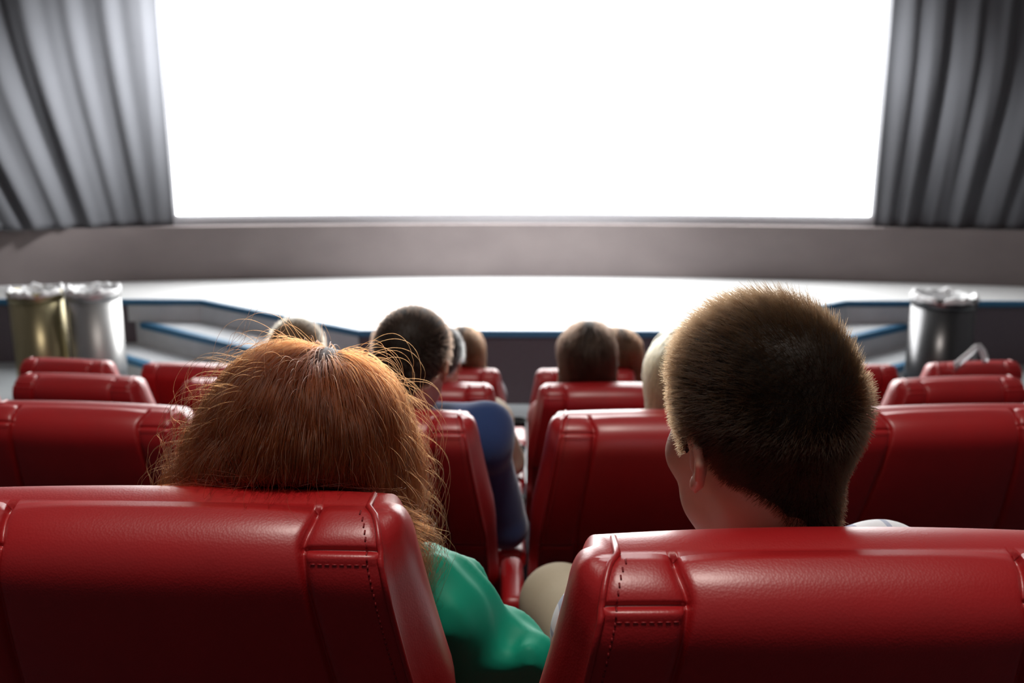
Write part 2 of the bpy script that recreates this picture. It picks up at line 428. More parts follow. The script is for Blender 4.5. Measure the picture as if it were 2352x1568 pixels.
def proto_seat():
    SEAT['backrest'] = make_backrest(); 
    for q in (-1, 1): SEAT['piping', q] = make_piping(q); SEAT['stitching', q] = make_stitching(q)

    SEAT['seat_cushion'] = rbox('seat_cushion', (0, .32, .375), (.50, .50, .13), .045, 5)
    bm = bmesh.new()                                       # underframe: centre beam, feet
    add_box(bm, (0, .12, .30), (.50, .06, .06), .008, 2)
    for sx in (-.2, .2):
        add_box(bm, (sx, .12, .15), (.05, .09, .30), .008, 2); add_box(bm, (sx, .14, .012), (.09, .26, .024), .006, 2)
    SEAT['seat_frame'] = bm_mesh('seat_frame', bm)
    bm = bmesh.new()                                       # armrest standard
    add_box(bm, (-.31, .22, .31), (.042, .34, .46), .012, 3); add_box(bm, (-.31, .2, .06), (.05, .2, .12), .01, 2)
    SEAT['armrest'] = bm_mesh('armrest', bm)
    bm = bmesh.new(); add_box(bm, (-.31, .06, .558), (.056, .23, .054), .02, 4); add_box(bm, (-.31, .315, .558), (.078, .25, .056), .022, 5)
    SEAT['armrest_pad'] = bm_mesh('armrest_pad', bm)
    bm = bmesh.new()
    add_lathe(bm, [(.030, -.03), (.041, -.03), (.044, .035), (.049, .038), (.049, .046), (.041, .046), (.038, .0), (.030, -.02)], 32, (-.31, .505, .556), close=True)
    add_lathe(bm, [(.0005, -.022), (.040, -.022), (.040, -.03), (.0005, -.03)], 32, (-.31, .505, .556), close=True)
    add_box(bm, (-.31, .445, .55), (.05, .06, .035), .008, 2)
    SEAT['cup_holder'] = bm_mesh('cup_holder', bm)
    for k in ('backrest', ('piping', -1), ('piping', 1), 'seat_cushion', 'armrest_pad', 'armrest'): SEAT[k].materials.append(M['leather'])
    for q in (-1, 1): SEAT['stitching', q].materials.append(M['leather_seam'])
    for k in ('seat_frame', 'cup_holder'): SEAT[k].materials.append(M['black'])
proto_seat()
def place_seat(row, i, label, rec=0.0, dy=0.0):
    (x, y, z), th = seat_pose(row, i)
    root = empty('cinema_chair', (x, y+dy, z), th)
    tag(root, label, 'chair', 'red cinema seats in curved rows')
    mk = lambda n, p: link(n, SEAT[n], p)
    b = mk('backrest', root); b.location = (0, 0, .376); b.rotation_euler = (REC+rec, 0, 0)
    
    for q in (-1, 1): link('piping', SEAT['piping', q], b); link('stitching', SEAT['stitching', q], b)
    mk('seat_cushion', root); mk('seat_frame', root)
    a = mk('armrest', root); mk('armrest_pad', a); mk('cup_holder', a)
    return root
place_seat(0, -1, 'red leather cinema seat the red-haired woman leans against, in the nearest row', 0.0, .045)
place_seat(0, 0, 'red leather cinema seat the man with short dark hair leans against, in the nearest row', math.radians(3.0), -.005)
place_seat(1, -2, 'empty red seat at the left end of the second row, left of the red-haired woman')
place_seat(1, -1, 'red seat of the man in the blue sweater, in the second row')
place_seat(1, 0, 'red seat of the long-haired blonde person, in the second row')
place_seat(1, 1, 'empty red seat of the second row right of the short-haired man')
place_seat(2, -4, 'red seat of the third row cut off by the left edge of the photo')
place_seat(2, -3, 'empty red seat of the third row standing before the silver bin on the left')
place_seat(2, -2, 'red seat of the third row holding the fair-haired person behind the red-haired woman')
place_seat(2, -1, 'red seat of the third row holding the person in the beige shirt')
place_seat(2, 0, 'red seat of the third row holding the person with long dark hair')
place_seat(2, 1, 'red seat of the third row hidden behind the head of the short-haired man')
place_seat(2, 2, 'empty red seat of the third row at the far right')
place_seat(3, -4, 'empty red seat of the front row at its left end, before the two bins')
place_seat(3, -3, 'empty red seat of the front row below the blue-edged steps on the left')
place_seat(3, -2, 'red seat of the front row hidden behind the red-haired woman')
place_seat(3, -1, 'red seat of the front row just left of the middle gap')
place_seat(3, 0, 'red seat of the front row right of the middle gap, before the long dark hair')
place_seat(3, 1, 'red seat of the front row hidden behind the short-haired man')
place_seat(3, 2, 'empty red seat of the front row left of the dark bin on the right')
strip_seat = place_seat(3, 3, 'red front-row seat before the dark bin with a pale bent strip on top')

# ------------------------------------------------------------------ the room
def prism(name, poly, z0, z1, material, smooth=False):
    n = len(poly); vs = [(x, y, z0) for x, y in poly]+[(x, y, z1) for x, y in poly]
    fs = [tuple(range(n-1, -1, -1)), tuple(range(n, 2*n))]+[(i, (i+1) % n, n+(i+1) % n, n+i) for i in range(n)]
    return obj(name, mesh(name, vs, fs, smooth), None, material)
WX, YB, YF, ZC = 6.0, -3.2, 10.9, 7.4
tag(prism('floor', [(-WX, -3.2), (WX, -3.2), (WX, YF), (-WX, YF)], -.12, 0.0, M['front_floor']), kind='structure')
def tiers():
    bm = bmesh.new(); xs = [-WX+.0001+i*(2*WX-.0002)/48 for i in range(49)]
    edge = [None, .62, 1.75, 2.95]                       # riser before each row, measured like the rows
    starts = [(-3.19, 1.07, .50-.0), ] 
    segs = [(None, .44, 1.07), (.44, 1.60, .790), (1.60, 2.80, .54), (2.80, 4.02, .267), (4.02, 5.55, .006)]
    for a, b_, z in segs:
        A = [(x, -3.19 if a is None else arc_y(x, a, 11)) for x in xs]; B = [(x, arc_y(x, b_, 11)) for x in xs]
        for (pa, pb, qa, qb) in zip(A[:-1], A[1:], B[:-1], B[1:]):
            v = [bm.verts.new((p[0], p[1], zz)) for zz in (.001, z) for p in (pa, pb, qb, qa)]
            bm.faces.new(v[4:8]); bm.faces.new((v[2], v[3], v[7], v[6]))
    bmesh.ops.remove_doubles(bm, verts=bm.verts[:], dist=.0005)
    return bm_mesh('floor_tiers', bm, False, True)
tag(obj('floor_tiers', tiers(), None, M['carpet']), kind='structure')
def slab(name, c, s, material):
    bm = bmesh.new(); add_box(bm, c, s); return tag(obj(name, bm_mesh(name, bm, False), None, material), kind='structure')
slab('wall_left', (-WX-.06, (YB+YF)/2, ZC/2-.05), (.12, YF-YB, ZC+.1), M['wall'])
slab('wall_right', (WX+.06, (YB+YF)/2, ZC/2-.05), (.12, YF-YB, ZC+.1), M['wall'])
slab('wall_back', (0, YB-.06, ZC/2-.05), (2*WX+.24, .12, ZC+.1), M['wall'])
slab('wall_front', (0, YF+.06, ZC/2-.05), (2*WX+.24, .12, ZC+.1), M['wall'])
slab('ceiling', (0, (YB+YF)/2, ZC+.06), (2*WX+.24, YF-YB+.24, .12), M['ceiling'])

# curved wall pieces around the screen share one centre
RS, YC0 = 22.0, 9.93
def arc_pt(x, off=0.0): return (x, YC0-RS+math.sqrt(RS*RS-x*x)+off)
def arc_slab(name, x0, x1, z0, z1, off0, off1, material, n=60, parent=None):
    bm = bmesh.new(); prev = None; first = None
    for i in range(n+1):
        x = lerp(x0, x1, i/n); a = arc_pt(x, off0); b_ = arc_pt(x, off1)
        v = [bm.verts.new((a[0], a[1], z0)), bm.verts.new((a[0], a[1], z1)), bm.verts.new((b_[0], b_[1], z1)), bm.verts.new((b_[0], b_[1], z0))]
        if prev:
            for k in range(4): bm.faces.new((prev[k], prev[(k+1) % 4], v[(k+1) % 4], v[k]))
        else: bm.faces.new(v)
        prev = v
    bm.faces.new(prev[::-1])
    return obj(name, bm_mesh(name, bm, False), parent, material)
tag(arc_slab('wall_fascia', -5.98, 5.98, .60, 1.15, 0, .5, M['fascia']), kind='structure')
# ------------------------------------------------------------------ screen
scr = tag(empty('cinema_screen', (0, 10.15, 1.15)), 'large blank white projection screen glowing above the brown fascia', 'screen')
def to_local(o, root):
    o.parent = root; o.matrix_parent_inverse = Matrix.Translation(-Vector(root.location)) if tuple(root.rotation_euler) == (0, 0, 0) else root.matrix_basis.inverted()
s_ = arc_slab('screen_surface', -3.575, 3.565, 1.255, 6.6, .17, .18, M['screen']); to_local(s_, scr)
s_ = arc_slab('screen_border', -3.95, 3.95, 1.152, 6.9, .19, .26, M['border']); to_local(s_, scr)
s_['label'] = 'grey border showing below the white screen'

# ------------------------------------------------------------------ curtains
def curtain(side):
    bm = bmesh.new(); nx, nz = 220, 84; rows = []
    for j in range(nz+1):
        z = lerp(1.155, 6.9, j/nz); row = []
        h = (z-1.155)/4.1
        for i in range(nx+1):
            u = i/nx; x = lerp(3.60, 5.9, u)
            if side < 0:
                s = u*2.3 + .95*(1-min(1, h*1.7))**1.7*(.12+u)              # folds sweep in toward the screen at the bottom
                f = .5*math.sin(2*PI*s/.31+.6+1.2*math.sin(3*s))+.4*math.sin(2*PI*s/.67+1.1)+.12*math.sin(2*PI*s/.17+h*3)
                amp = .010+.09*u
                depth = -.05-.55*u*u
            else:
                s = u*2.3 - .30*(1-min(1, h*2.4))**1.5*(.3+u)*-1
                f = .55*math.sin(2*PI*s/.27+1.3*math.sin(2.3*s+h*2))+.4*math.sin(2*PI*s/.53+.8)+.12*math.sin(2*PI*s/.14+h*4)
                amp = .045+.04*u
                depth = -.03
            edge = ss(0, .06, u)
            px, py = arc_pt(x, .15)
            row.append(bm.verts.new((side*px, py+depth*edge+f*amp*edge, z)))
        rows.append(row)
    for a, b_ in zip(rows[:-1], rows[1:]):
        for k in range(nx): bm.faces.new((a[k], a[k+1], b_[k+1], b_[k]))
    me = bm_mesh('stage_curtain', bm)
    o = obj('stage_curtain', me, None, M['curtain'])
    md = o.modifiers.new('thickness', 'SOLIDIFY'); md.thickness = .008
    return o
tag(curtain(-1), 'grey draped curtain hanging left of the screen, pale folds sweeping inward', 'curtain', 'grey curtains beside the screen')
tag(curtain(1), 'dark grey pleated curtain hanging right of the screen', 'curtain', 'grey curtains beside the screen')

# ------------------------------------------------------------------ stage and steps
ZS = .60
pl = [(-5.98, 8.54), (-2.95, 8.54), (-1.28, 7.24), (1.28, 7.24), (2.95, 8.54), (5.98, 8.54)]
stage = tag(empty('stage', (0, 8.8, 0)), 'low white-lit stage with a blue front edge below the screen', 'stage')
back = [arc_pt(5.98-i*11.96/30, .0) for i in range(31)]
o = prism('stage_top', pl+back, ZS-.03, ZS, M['stage_top']); to_local(o, stage)
ins = [(x, y+.03) for x, y in pl]
o = prism('stage_front', ins+back, 0.0, ZS-.031, M['stage_front']); to_local(o, stage); o['label'] = 'dark carpeted stage front'
def ribbon(pts, z, dep, hgt, material, name):
    bm = bmesh.new(); L = []
    for i, p in enumerate(pts):
        d = Vector(pts[min(i+1, len(pts)-1)])-Vector(pts[max(i-1, 0)]); d = Vector((d[0], d[1])); d.normalize()
        nrm = Vector((d.y, -d.x)); a = Vector(p)+nrm*.008; b_ = Vector(p)-nrm*dep
        L.append([bm.verts.new((a.x, a.y, z-hgt)), bm.verts.new((a.x, a.y, z+.004)), bm.verts.new((b_.x, b_.y, z+.004)), bm.verts.new((b_.x, b_.y, z-hgt))])
    for u, v in zip(L[:-1], L[1:]):
        for k in range(4): bm.faces.new((u[k], u[(k+1) % 4], v[(k+1) % 4], v[k]))
    bm.faces.new(L[0]); bm.faces.new(L[-1][::-1])
    return obj(name, bm_mesh(name, bm, False), None, material)
o = ribbon(pl, ZS, .035, .045, M['nosing'], 'edge_nosing'); to_local(o, stage); o['label'] = 'blue edge nosing'
def stair(side, label):
    root = tag(empty('stage_steps', (side*2.6, 7.8, 0)), label, 'steps', 'steps up to the stage')
    a = Vector((-2.95, 8.535)); b_ = Vector((-1.28, 7.235)); d = (b_-a).normalized(); n = Vector((d.y, -d.x))
    if n.y > 0: n = -n
    for k, (o0, o1, z) in enumerate(((.0, .38, .40), (.0, .76, .20))):
        p1 = a+n*o1; t = (8.535-p1.y)/d.y; p1 = p1+d*t     # run back to the stage's side
        p2 = b_+n*o1
        poly = [(a.x, a.y), (p1.x, p1.y), (p2.x, p2.y), (b_.x, b_.y)]
        z0 = 0.0 if k else .201
        if k == 0: z0 = .2
        if side > 0: poly = [(-x, y) for x, y in poly][::-1]
        st = prism('step', poly, z0, z, M['riser']); to_local(st, root)
        p1 = p1+d*.09; e = [(p1.x, p1.y), (p2.x, p2.y)]
        if side > 0: e = [(-x, y) for x, y in e][::-1]
        nb = ribbon(e, z, .06, .05, M['nosing'], 'nosing'); nb['label'] = 'blue step nosing'
        nb.parent = st
    q = a+d*-.0; poly = [(-3.62, 8.53), (-3.62, 8.515), (a.x-.006, 8.515), (b_.x+n.x*.014, b_.y+n.y*.014), (b_.x, b_.y)] + [(a.x, 8.53)]
    if side > 0: poly = [(-x, y) for x, y in poly][::-1]
    st = prism('riser_panel', poly, .402, .552, M['riser']); to_local(st, root)
    return root
stair(-1, 'pale grey steps with blue edges leading up to the stage on the left')
stair(1, 'pale grey steps with blue edges leading up to the stage on the right')

# ------------------------------------------------------------------ bins
def bin_(x, y, material, label, hgt=.90, r=.20, seed=0):
    root = tag(empty('waste_bin', (x, y, 0)), label, 'bin', 'metal waste bins before the stage')
    bm = bmesh.new()
    add_lathe(bm, [(.001, .002), (r*.94, .002), (r*.97, .05), (r, .10), (r, hgt-.06), (r-.012, hgt-.06), (r-.012, .06), (.001, .06)], 64)
    obj('bin_body', bm_mesh('bin_body', bm), root, material)
    bm = bmesh.new()
    add_lathe(bm, [(r+.004, hgt-.075), (r+.007, hgt-.06), (r+.007, hgt-.012), (r, hgt), (r-.02, hgt), (r-.02, hgt-.07)], 64, close=True)
    obj('rim', bm_mesh('rim', bm), root, material)
    bm = bmesh.new(); rg = random.Random(seed)
    ph = [rg.random()*6 for _ in range(6)]
    def jit(i, a):
        w = (.012*math.sin(5*a+ph[0])+.010*math.sin(11*a+ph[1])+.006*math.sin(19*a+ph[2]))*(.3+.25*i)
        return (w*.5, w)
    add_lathe(bm, [(r+.010, hgt-.03), (r+.011, hgt-.012), (r+.008, hgt+.004), (r-.012, hgt+.010), (r-.03, hgt-.01), (r-.05, hgt-.12)], 72, jit=jit)
    o = obj('bag_liner', bm_mesh('bag_liner', bm), root, M['liner']); o['label'] = 'white plastic bag folded over the rim'
    bm = bmesh.new(); add_lathe(bm, [(.001, 0), (r*.96, 0), (r*.96, .03), (.001, .03)], 48)
    obj('base_ring', bm_mesh('base_ring', bm), root, M['black'])
bin_(-3.42, 7.42, M['steel'], 'silver metal waste bin at left, right one of the pair', seed=2)
bin_(-3.85, 7.36, M['gold'], 'khaki toned metal waste bin at left, left one of the pair', seed=5)
bin_(3.27, 7.28, M['darksteel'], 'dark metal waste bin standing alone at the right', hgt=.885, r=.235, seed=9)

# ------------------------------------------------------------------ pale strip on the far right seat
def pale_strip():
    (x, y, z), th = seat_pose(3, 3)
    root = empty('plastic_strip', (x, y, z), th)
    tag(root, 'pale translucent bent strip lying over a red seat top at the far right', 'strip')
    bm = bmesh.new()
    L = [(-.150, -.176, 1.046), (-.115, -.168, 1.066), (-.06, -.155, 1.102), (-.02, -.142, 1.128), (.0, -.13, 1.128), (.022, -.13, 1.105), (.035, -.135, 1.075), (.04, -.14, 1.050)]
    prev = None
    for i, p in enumerate(L):
        d = Vector(L[min(i+1, len(L)-1)])-Vector(L[max(i-1, 0)]); d.normalize()
        nz = d.cross(Vector((0, 1, 0))); nz.normalize()
        v = [bm.verts.new(Vector(p)+nz*a+Vector((0, b_, 0))) for a, b_ in ((-.017, -.002), (.017, -.002), (.017, .002), (-.017, .002))]
        if prev:
            for k in range(4): bm.faces.new((prev[k], prev[(k+1) % 4], v[(k+1) % 4], v[k]))
        else: bm.faces.new(v)
        prev = v
    bm.faces.new(prev[::-1])
    obj('strip', bm_mesh('strip', bm), root, M['strip'])
pale_strip()

# ------------------------------------------------------------------ people
def head_prims(Hc, R):
    """head-local: x right, y toward the face, z up; origin at eye level"""
    T = lambda p: tuple(Hc+R@V3(*p))
    E = lambda c, r, k=.012, rot=None: ell(T(c), r, R if rot is None else R@rot, k)
    Cp = lambda a, b_, ra, rb=None, k=.008: cap(T(a), T(b_), ra, rb, k)
    P = [E((0, -.012, .036), (.076, .097, .084)), E((0, .030, -.02), (.064, .064, .085), .02), E((0, .035, -.085), (.050, .050, .036), .025),
         E((0, .072, -.104), (.022, .018, .017), .02), Cp((0, .086, .012), (0, .110, -.030), .0085, .0135, .01), E((0, .098, -.036), (.018, .012, .009), .008),
         Cp((-.036, .080, .022), (.036, .080, .022), .010, .010, .014), E((0, .091, -.060), (.024, .010, .006), .004), E((0, .089, -.070), (.020, .011, .006), .004),
         E((-.040, .060, -.030), (.020, .02, .022), .02), E((.040, .060, -.030), (.020, .02, .022), .02)]
    for s in (-1, 1):
        P.append(Cp((s*.030, .088, .002), (s*.033, .086, .002), .010, .010, .008))           # eyelids
        rim = [(.072, .010, .010), (.077, .006, .022), (.083, -.006, .027), (.088, -.016, .020), (.089, -.020, .006), (.087, -.017, -.008), (.081, -.010, -.019), (.077, .000, -.024)]
        for a, b_ in zip(rim[:-1], rim[1:]): P.append(Cp((s*a[0], a[1], a[2]-.012), (s*b_[0], b_[1], b_[2]-.012), .0048, .0048, .004))
        P.append(E((s*.078, -.006, -.010), (.006, .013, .021), .006)); P.append(Cp((s*.077, -.002, -.034), (s*.078, -.001, -.039), .0065, .006, .006))
    return P
def hand_prims(w, fwd, side, up=V3(0, 0, 1)):
    """palm at wrist w pointing along fwd, four bent fingers and a thumb leaving the palm's side"""
    fwd = unit(fwd); lat = unit(np.cross(fwd, up))*side; dn = -unit(np.cross(lat, fwd))
    if dn[2] > 0: dn = -dn
    P = [ell(tuple(w+fwd*.05), (.042, .050, .016), np.stack([lat, fwd, np.cross(lat, fwd)], 1), .012)]
    for k, L in enumerate((.040, .046, .043, .033)):
        o = w+fwd*(.088-.004*abs(k-1))+lat*(.030-.020*k)
        j1 = o+fwd*L*.9+dn*.012; j2 = j1+fwd*L*.5+dn*L*.55
        P += [cap(o, j1, .0092, .0085, .006), cap(j1, j2, .0085, .007, .005)]
    t0 = w+fwd*.028+lat*.032; t1 = t0+fwd*.028+lat*.026+dn*.006; t2 = t1+fwd*.030+lat*.006+dn*.008
    P += [cap(t0, t1, .012, .0105, .01), cap(t1, t2, .0105, .008, .005)]
    return P
def person(label, row, i, head, yaw=0, pitch=0, roll=0, hs=1.0, dx=0.0, lean=0.0, sh_z=.85, sh_w=.185, top='grey', legs='denim', sleeve='long', neck=.055,
           elbows=None, wrists=None, knees=None, vox=.009, dy=0.0, group='people watching the screen', arm=1.0, rec_y=0.0, shr=0.0, rec=0.0):
    (sx, sy, sz), th = seat_pose(row, i)
    root = tag(empty('person', (sx, sy+dy, sz), th), label, 'person', group)
    Hc = V3(*head); R = rotm(pitch, roll, yaw)
    hip = V3(dx*.2, .355, .575)
    ch = V3(dx*.6+lean*.5, .222+rec_y, sh_z-.13); nb = V3(dx+lean*.8, .095+rec_y, sh_z+.055)
    shL = V3(dx+lean*.7-sh_w, .115+rec_y, sh_z); shR = V3(dx+lean*.7+sh_w, .115+rec_y, sh_z+shr)
    eL, eR = elbows or ((-.195, .25, .64), (.195, .25, .64)); wL, wR = wrists or ((-.11, .44, .665), (.11, .44, .665)); kL, kR = knees or ((-.13, .70, .525), (.13, .70, .525))
    eL, eR, wL, wR, kL, kR = map(lambda p: V3(*p), (eL, eR, wL, wR, kL, kR))
    skull = Hc+R@V3(0, -.03, -.05)
    torso = [ell(hip, (.165, .115, .11), k=.05), ell((hip+ch)/2, (.145, .098, .15), k=.05), ell(ch, (.155, .110, .135), k=.05),
             cap(shL, shR, .058, k=.05), cap(nb-V3(0, 0, .03), (shL+V3(0.02, 0, .012)), .045, .042, k=.05), cap(nb-V3(0, 0, .03), (shR-V3(.02, 0, -.012)), .045, .042, k=.05)]
    upper = [cap(shL, eL, .050*arm, .041*arm, .03), cap(shR, eR, .050*arm, .041*arm, .03)]
    lower = [cap(eL, wL, .040*arm, .027, .02), cap(eR, wR, .040*arm, .027, .02)]
    ft = []
    thigh, shin = [], []
    for s, k in ((-1, kL), (1, kR)):
        hj = V3(s*.09+dx*.2, .36, .555); an = V3(k[0]*.95, k[1]+.03, .09)
        thigh.append(cap(hj, k, .082, .058, .03)); shin.append(cap(k, an, .056, .036, .02))
        ft += [cap(an-V3(0, .03, .035), an+V3(s*.02, .16, -.05), .036, .030, .02)]
    necks = [cap(nb-V3(0, 0, .04), skull, neck*1.08, neck, .03)]
    hp = head_prims(Hc, R*hs) if hs != 1.0 else head_prims(Hc, R)
    body = torso+upper+lower+thigh+shin+ft+necks+hp+hand_prims(wL, wL-eL, 1)+hand_prims(wR, wR-eR, -1)
    bo = obj('body', sdf_mesh('body', body, vox), root, M['skin'])
    # clothing
    fold = lambda am, fr, sd: (lambda P, F: F+am*noise3(P, fr, sd)*np.clip(1-np.abs(F)*20, 0, 1))
    shirt = torso+upper+(lower if sleeve == 'long' else [])
    return dict(root=root, body=bo, torso=torso, upper=upper, lower=lower, thigh=thigh, shin=shin, feet=ft, head=hp, Hc=Hc, R=R, nb=nb, shL=shL, shR=shR, eL=eL, eR=eR,
                wL=wL, wR=wR, fold=fold, shirt=shirt, hip=hip, rec=rec, top=top, legs=legs, sz=sz)
def dress(p, vox=.01, shirt_inf=.012, trim_top=True, extra=None, amp=.014, freq=44, name='shirt'):
    top = p['nb'][2]+.0
    def post(P, F):
        F = F+amp*noise3(P, freq, 3)+(.014*noise3(P*V3(1, 1, .3), 120, 13) if name == 'blouse' else 0)
        if trim_top: F = np.maximum(F, np.where(np.hypot(P[..., 0]-p['nb'][0], P[..., 1]-p['nb'][1]) < .075, P[..., 2]-(p['nb'][2]+.035), -1))
        return np.maximum(np.maximum(F, .456-P[..., 2]), seat_clear(P, p['rec']))
    s = obj(name, sdf_mesh(name, p['shirt']+(extra or []), vox, post, shirt_inf), p['root'], M[p['top']])
    def post2(P, F): return F+.004*noise3(P, 30, 9)
    t = obj('trousers', sdf_mesh('trousers', [ell(p['hip'], (.165, .125, .10), k=.05)]+p['thigh']+p['shin'], vox, post2, .014), p['root'], M[p['legs']])
    for q in p['feet']: obj('shoe', sdf_mesh('shoe', [q], .008, None, .012), p['root'], M['shoe'])
    return s, t
def add_eyes(p):
    for s in (-1, 1):
        bm = bmesh.new(); bmesh.ops.create_uvsphere(bm, u_segments=16, v_segments=12, radius=.0105)
        me = bm_mesh('eye', bm); o = obj('eye', me, p['root'], M['eye']); me.materials.append(M['iris']); me.materials.append(M['black'])
        for f in me.polygons:
            c = f.center.normalized(); f.material_index = 2 if c.y > .955 else 1 if c.y > .82 else 0
        o.rotation_euler = Matrix(p['R'].tolist()).to_euler(); o.location = Vector(p['Hc']+p['R']@V3(s*.0315, .0865, .002))

HL_Y = [-.2, -.10, -.06, -.035, -.016, .006, .022, .034, .05, .07, .2]
HL_Z = [-.088, -.094, -.088, -.058, .012, .020, -.012, .02, .06, .078, .088]
def hairline(L):
    z = np.interp(L[..., 1], HL_Y, HL_Z)
    nar = z+2.4*np.clip(np.abs(L[..., 0])-.020, 0, .2)
    side = np.interp(L[..., 1], [-.2, -.075, -.045, -.028, -.015, .2], [-.040, -.040, -.030, -.018, -.2, -.2])
    return np.maximum(z, np.minimum(nar, side))
CAPHEAD = [('e', V3(0, -.012, .036), V3(.076, .097, .084), np.eye(3), .01), ('e', V3(0, .02, -.02), V3(.066, .064, .085), np.eye(3), .02), ('c', V3(0, -.045, -.02), V3(0, -.05, -.10), .052, .05, .02)]
def short_cap(p, col, thick, vox=.006, shape=None):
    """solid mass of short hair following the skull down to the hairline; in the person's frame"""
    Hc, R = p['Hc'], p['R']
    prims = [('e', Hc+R@q[1], q[2], R, q[-1]) if q[0] == 'e' else ('c', Hc+R@q[1], Hc+R@q[2], q[3], q[4], q[5]) for q in CAPHEAD]
    def post(P, F):
        L = (P-Hc)@R
        th = thick(L) if callable(thick) else thick
        return np.maximum(np.maximum(F-th, hairline(L)-L[..., 2]), seat_clear(P, p['rec']))
    return obj('hair', sdf_mesh('hair', prims, vox, post, 0.0, (Hc-.2, Hc+.2)), p['root'], M['cap_'+col])
def scalp_points(n, rng, hl_shift=0.0):
    """points and normals on the skull above the hairline, head-local"""
    P = []; Nn = []
    while sum(len(a) for a in P) < n:
        d = unit(rng.normal(size=(4*n, 3))); c = V3(0, -.012, .0); lo = np.zeros(len(d)); hi = np.full(len(d), .25)
        for _ in range(22):
            mid = (lo+hi)/2; f = sdf_points(CAPHEAD, c+d*mid[:, None]); lo = np.where(f < 0, mid, lo); hi = np.where(f < 0, hi, mid)
        q = c+d*lo[:, None]; ok = q[:, 2] > hairline(q)+hl_shift
        ok &= q[:, 2] > -.094
        q = q[ok]; P.append(q); Nn.append(sdf_grad(CAPHEAD, q))
    return np.concatenate(P)[:n], np.concatenate(Nn)[:n]
def short_hair(p, col, n, length, flow, rad=.00016, seed=1, K=6, rnd=.22, lift=.75, base=None):
    rng = np.random.default_rng(seed); q, nn = scalp_points(n, rng)
    L = length(q)*(.75+.4*rng.random(n)); fl = flow(q, nn)
    d = unit(nn*lift+fl+rnd*rng.normal(size=(n, 3)))
    cl = noise3(q, 160, 5)[:, None]*.25; d = unit(d+cl*np.cross(nn, fl+1e-6))
    t = np.linspace(0, 1, K)[None, :, None]
    bend = unit(fl+nn*.1)
    b0 = np.full(n, .001) if base is None else base(q)
    pts = q[:, None]+nn[:, None]*b0[:, None, None]+L[:, None, None]*(d[:, None]*t+.35*bend[:, None]*t*t)
    pts = p['Hc']+pts@p['R'].T
    return strands('hair_strands', pts, rad, p.get('hair_obj') or p['root'], M['hair_'+col])

def grow(roots, d0, core, offs, steps, step, rng, gravity=.16, inertia=.8, wave=.0, wfreq=3.0, clumps=300, clump=.5, spread=None, adhesion=.25, collide=None):
    N = len(roots); pts = np.zeros((N, steps, 3)); p = roots.copy(); d = d0.copy(); pts[:, 0] = p
    g = V3(0, 0, -1)
    for i in range(1, steps):
        d = unit(d*inertia+g*gravity+(spread(p) if spread else 0))
        q = p+d*step[:, None]
        f = sdf_points(core, q); gr = sdf_grad(core, q)
        tgt = offs*min(1, i/4)
        push = np.where(f < tgt, (tgt-f)*.8, -(f-tgt)*adhesion)
        push = np.clip(push, -.006, .02)
        q = q+gr*push[:, None]
        if collide: q = collide(q)
        d = unit(q-p); p = p+d*step[:, None]; pts[:, i] = p
    if collide: pts = collide(pts.reshape(-1, 3)).reshape(pts.shape)
    post_c = collide
    # clump neighbours and add waves
    t = np.linspace(0, 1, steps)
    gi = rng.choice(N, clumps, replace=False); dd = ((roots[:, None]-roots[gi][None])**2).sum(-1); own = gi[np.argmin(dd, 1)]
    G = pts[own]; cf = (clump*(t**1.0)*(.5+.8*rng.random((N, 1))))
    cf = np.clip(cf, 0, .93)[..., None]
    pts = pts*(1-cf)+G*cf
    if np.any(wave):
        ph = rng.random(N)*6.28; phc = ph[own]; side = unit(np.cross(np.gradient(pts, axis=1), V3(0, 0, 1)+1e-3)); nr = unit(np.cross(np.gradient(pts, axis=1), side))
        am = np.asarray(wave).reshape(-1, 1)*(t**1.3)[None]*(.6+.8*rng.random(N)[own])[:, None]; fr = wfreq*(.8+.5*rng.random(N)[own])[:, None]
        a = 2*PI*fr*t[None]+phc[:, None]+.35*rng.normal(size=(N, 1))
        pts = pts+side*(np.sin(a)*am)[..., None]+nr*(np.cos(a)*am*.7)[..., None]
    if post_c: pts = post_c(pts.reshape(-1, 3)).reshape(pts.shape)
    return pts
def seat_front(q, rec=0.0, gap=.004):
    """keep points in front of the chair's backrest"""
    a = REC+rec; up = V3(0, -math.sin(a), math.cos(a)); fw = V3(0, math.cos(a), math.sin(a)); r = q-V3(0, 0, .376)
    w = r@up; y = r@fw
    lim = np.where(w < LB-RT, TB+gap+.012, RT+np.sqrt(np.clip(RT**2-(w-LB+RT)**2*.7, 0, 1))+gap)+SPINE*np.clip(LB-RT-.02-w, 0, 1)**2
    half = np.interp(LB-w, [0, .03, .3], [.226, .232, .275])
    m_ = (w < LB+.004) & (np.abs(q[:, 0]) < half) & (y < lim)
    return q+fw*np.where(m_, lim-y, 0)[:, None]

def face_clear(Hc, R):
    """push strands aside so that the face stays free"""
    def f(q):
        L = (q-Hc)@R
        wid = np.interp(L[:, 2], [-.2, -.13, -.03, .06, .09], [.0, .045, .058, .045, .0])
        m_ = (L[:, 1] > .035) & (L[:, 2] < .09) & (L[:, 2] > -.2) & (np.abs(L[:, 0]) < wid)
        sg = np.where(L[:, 0] >= .008, 1, -1)
        L[:, 0] = np.where(m_, sg*(wid+.25*(np.abs(L[:, 0]))), L[:, 0])
        return Hc+L@R.T
    return f

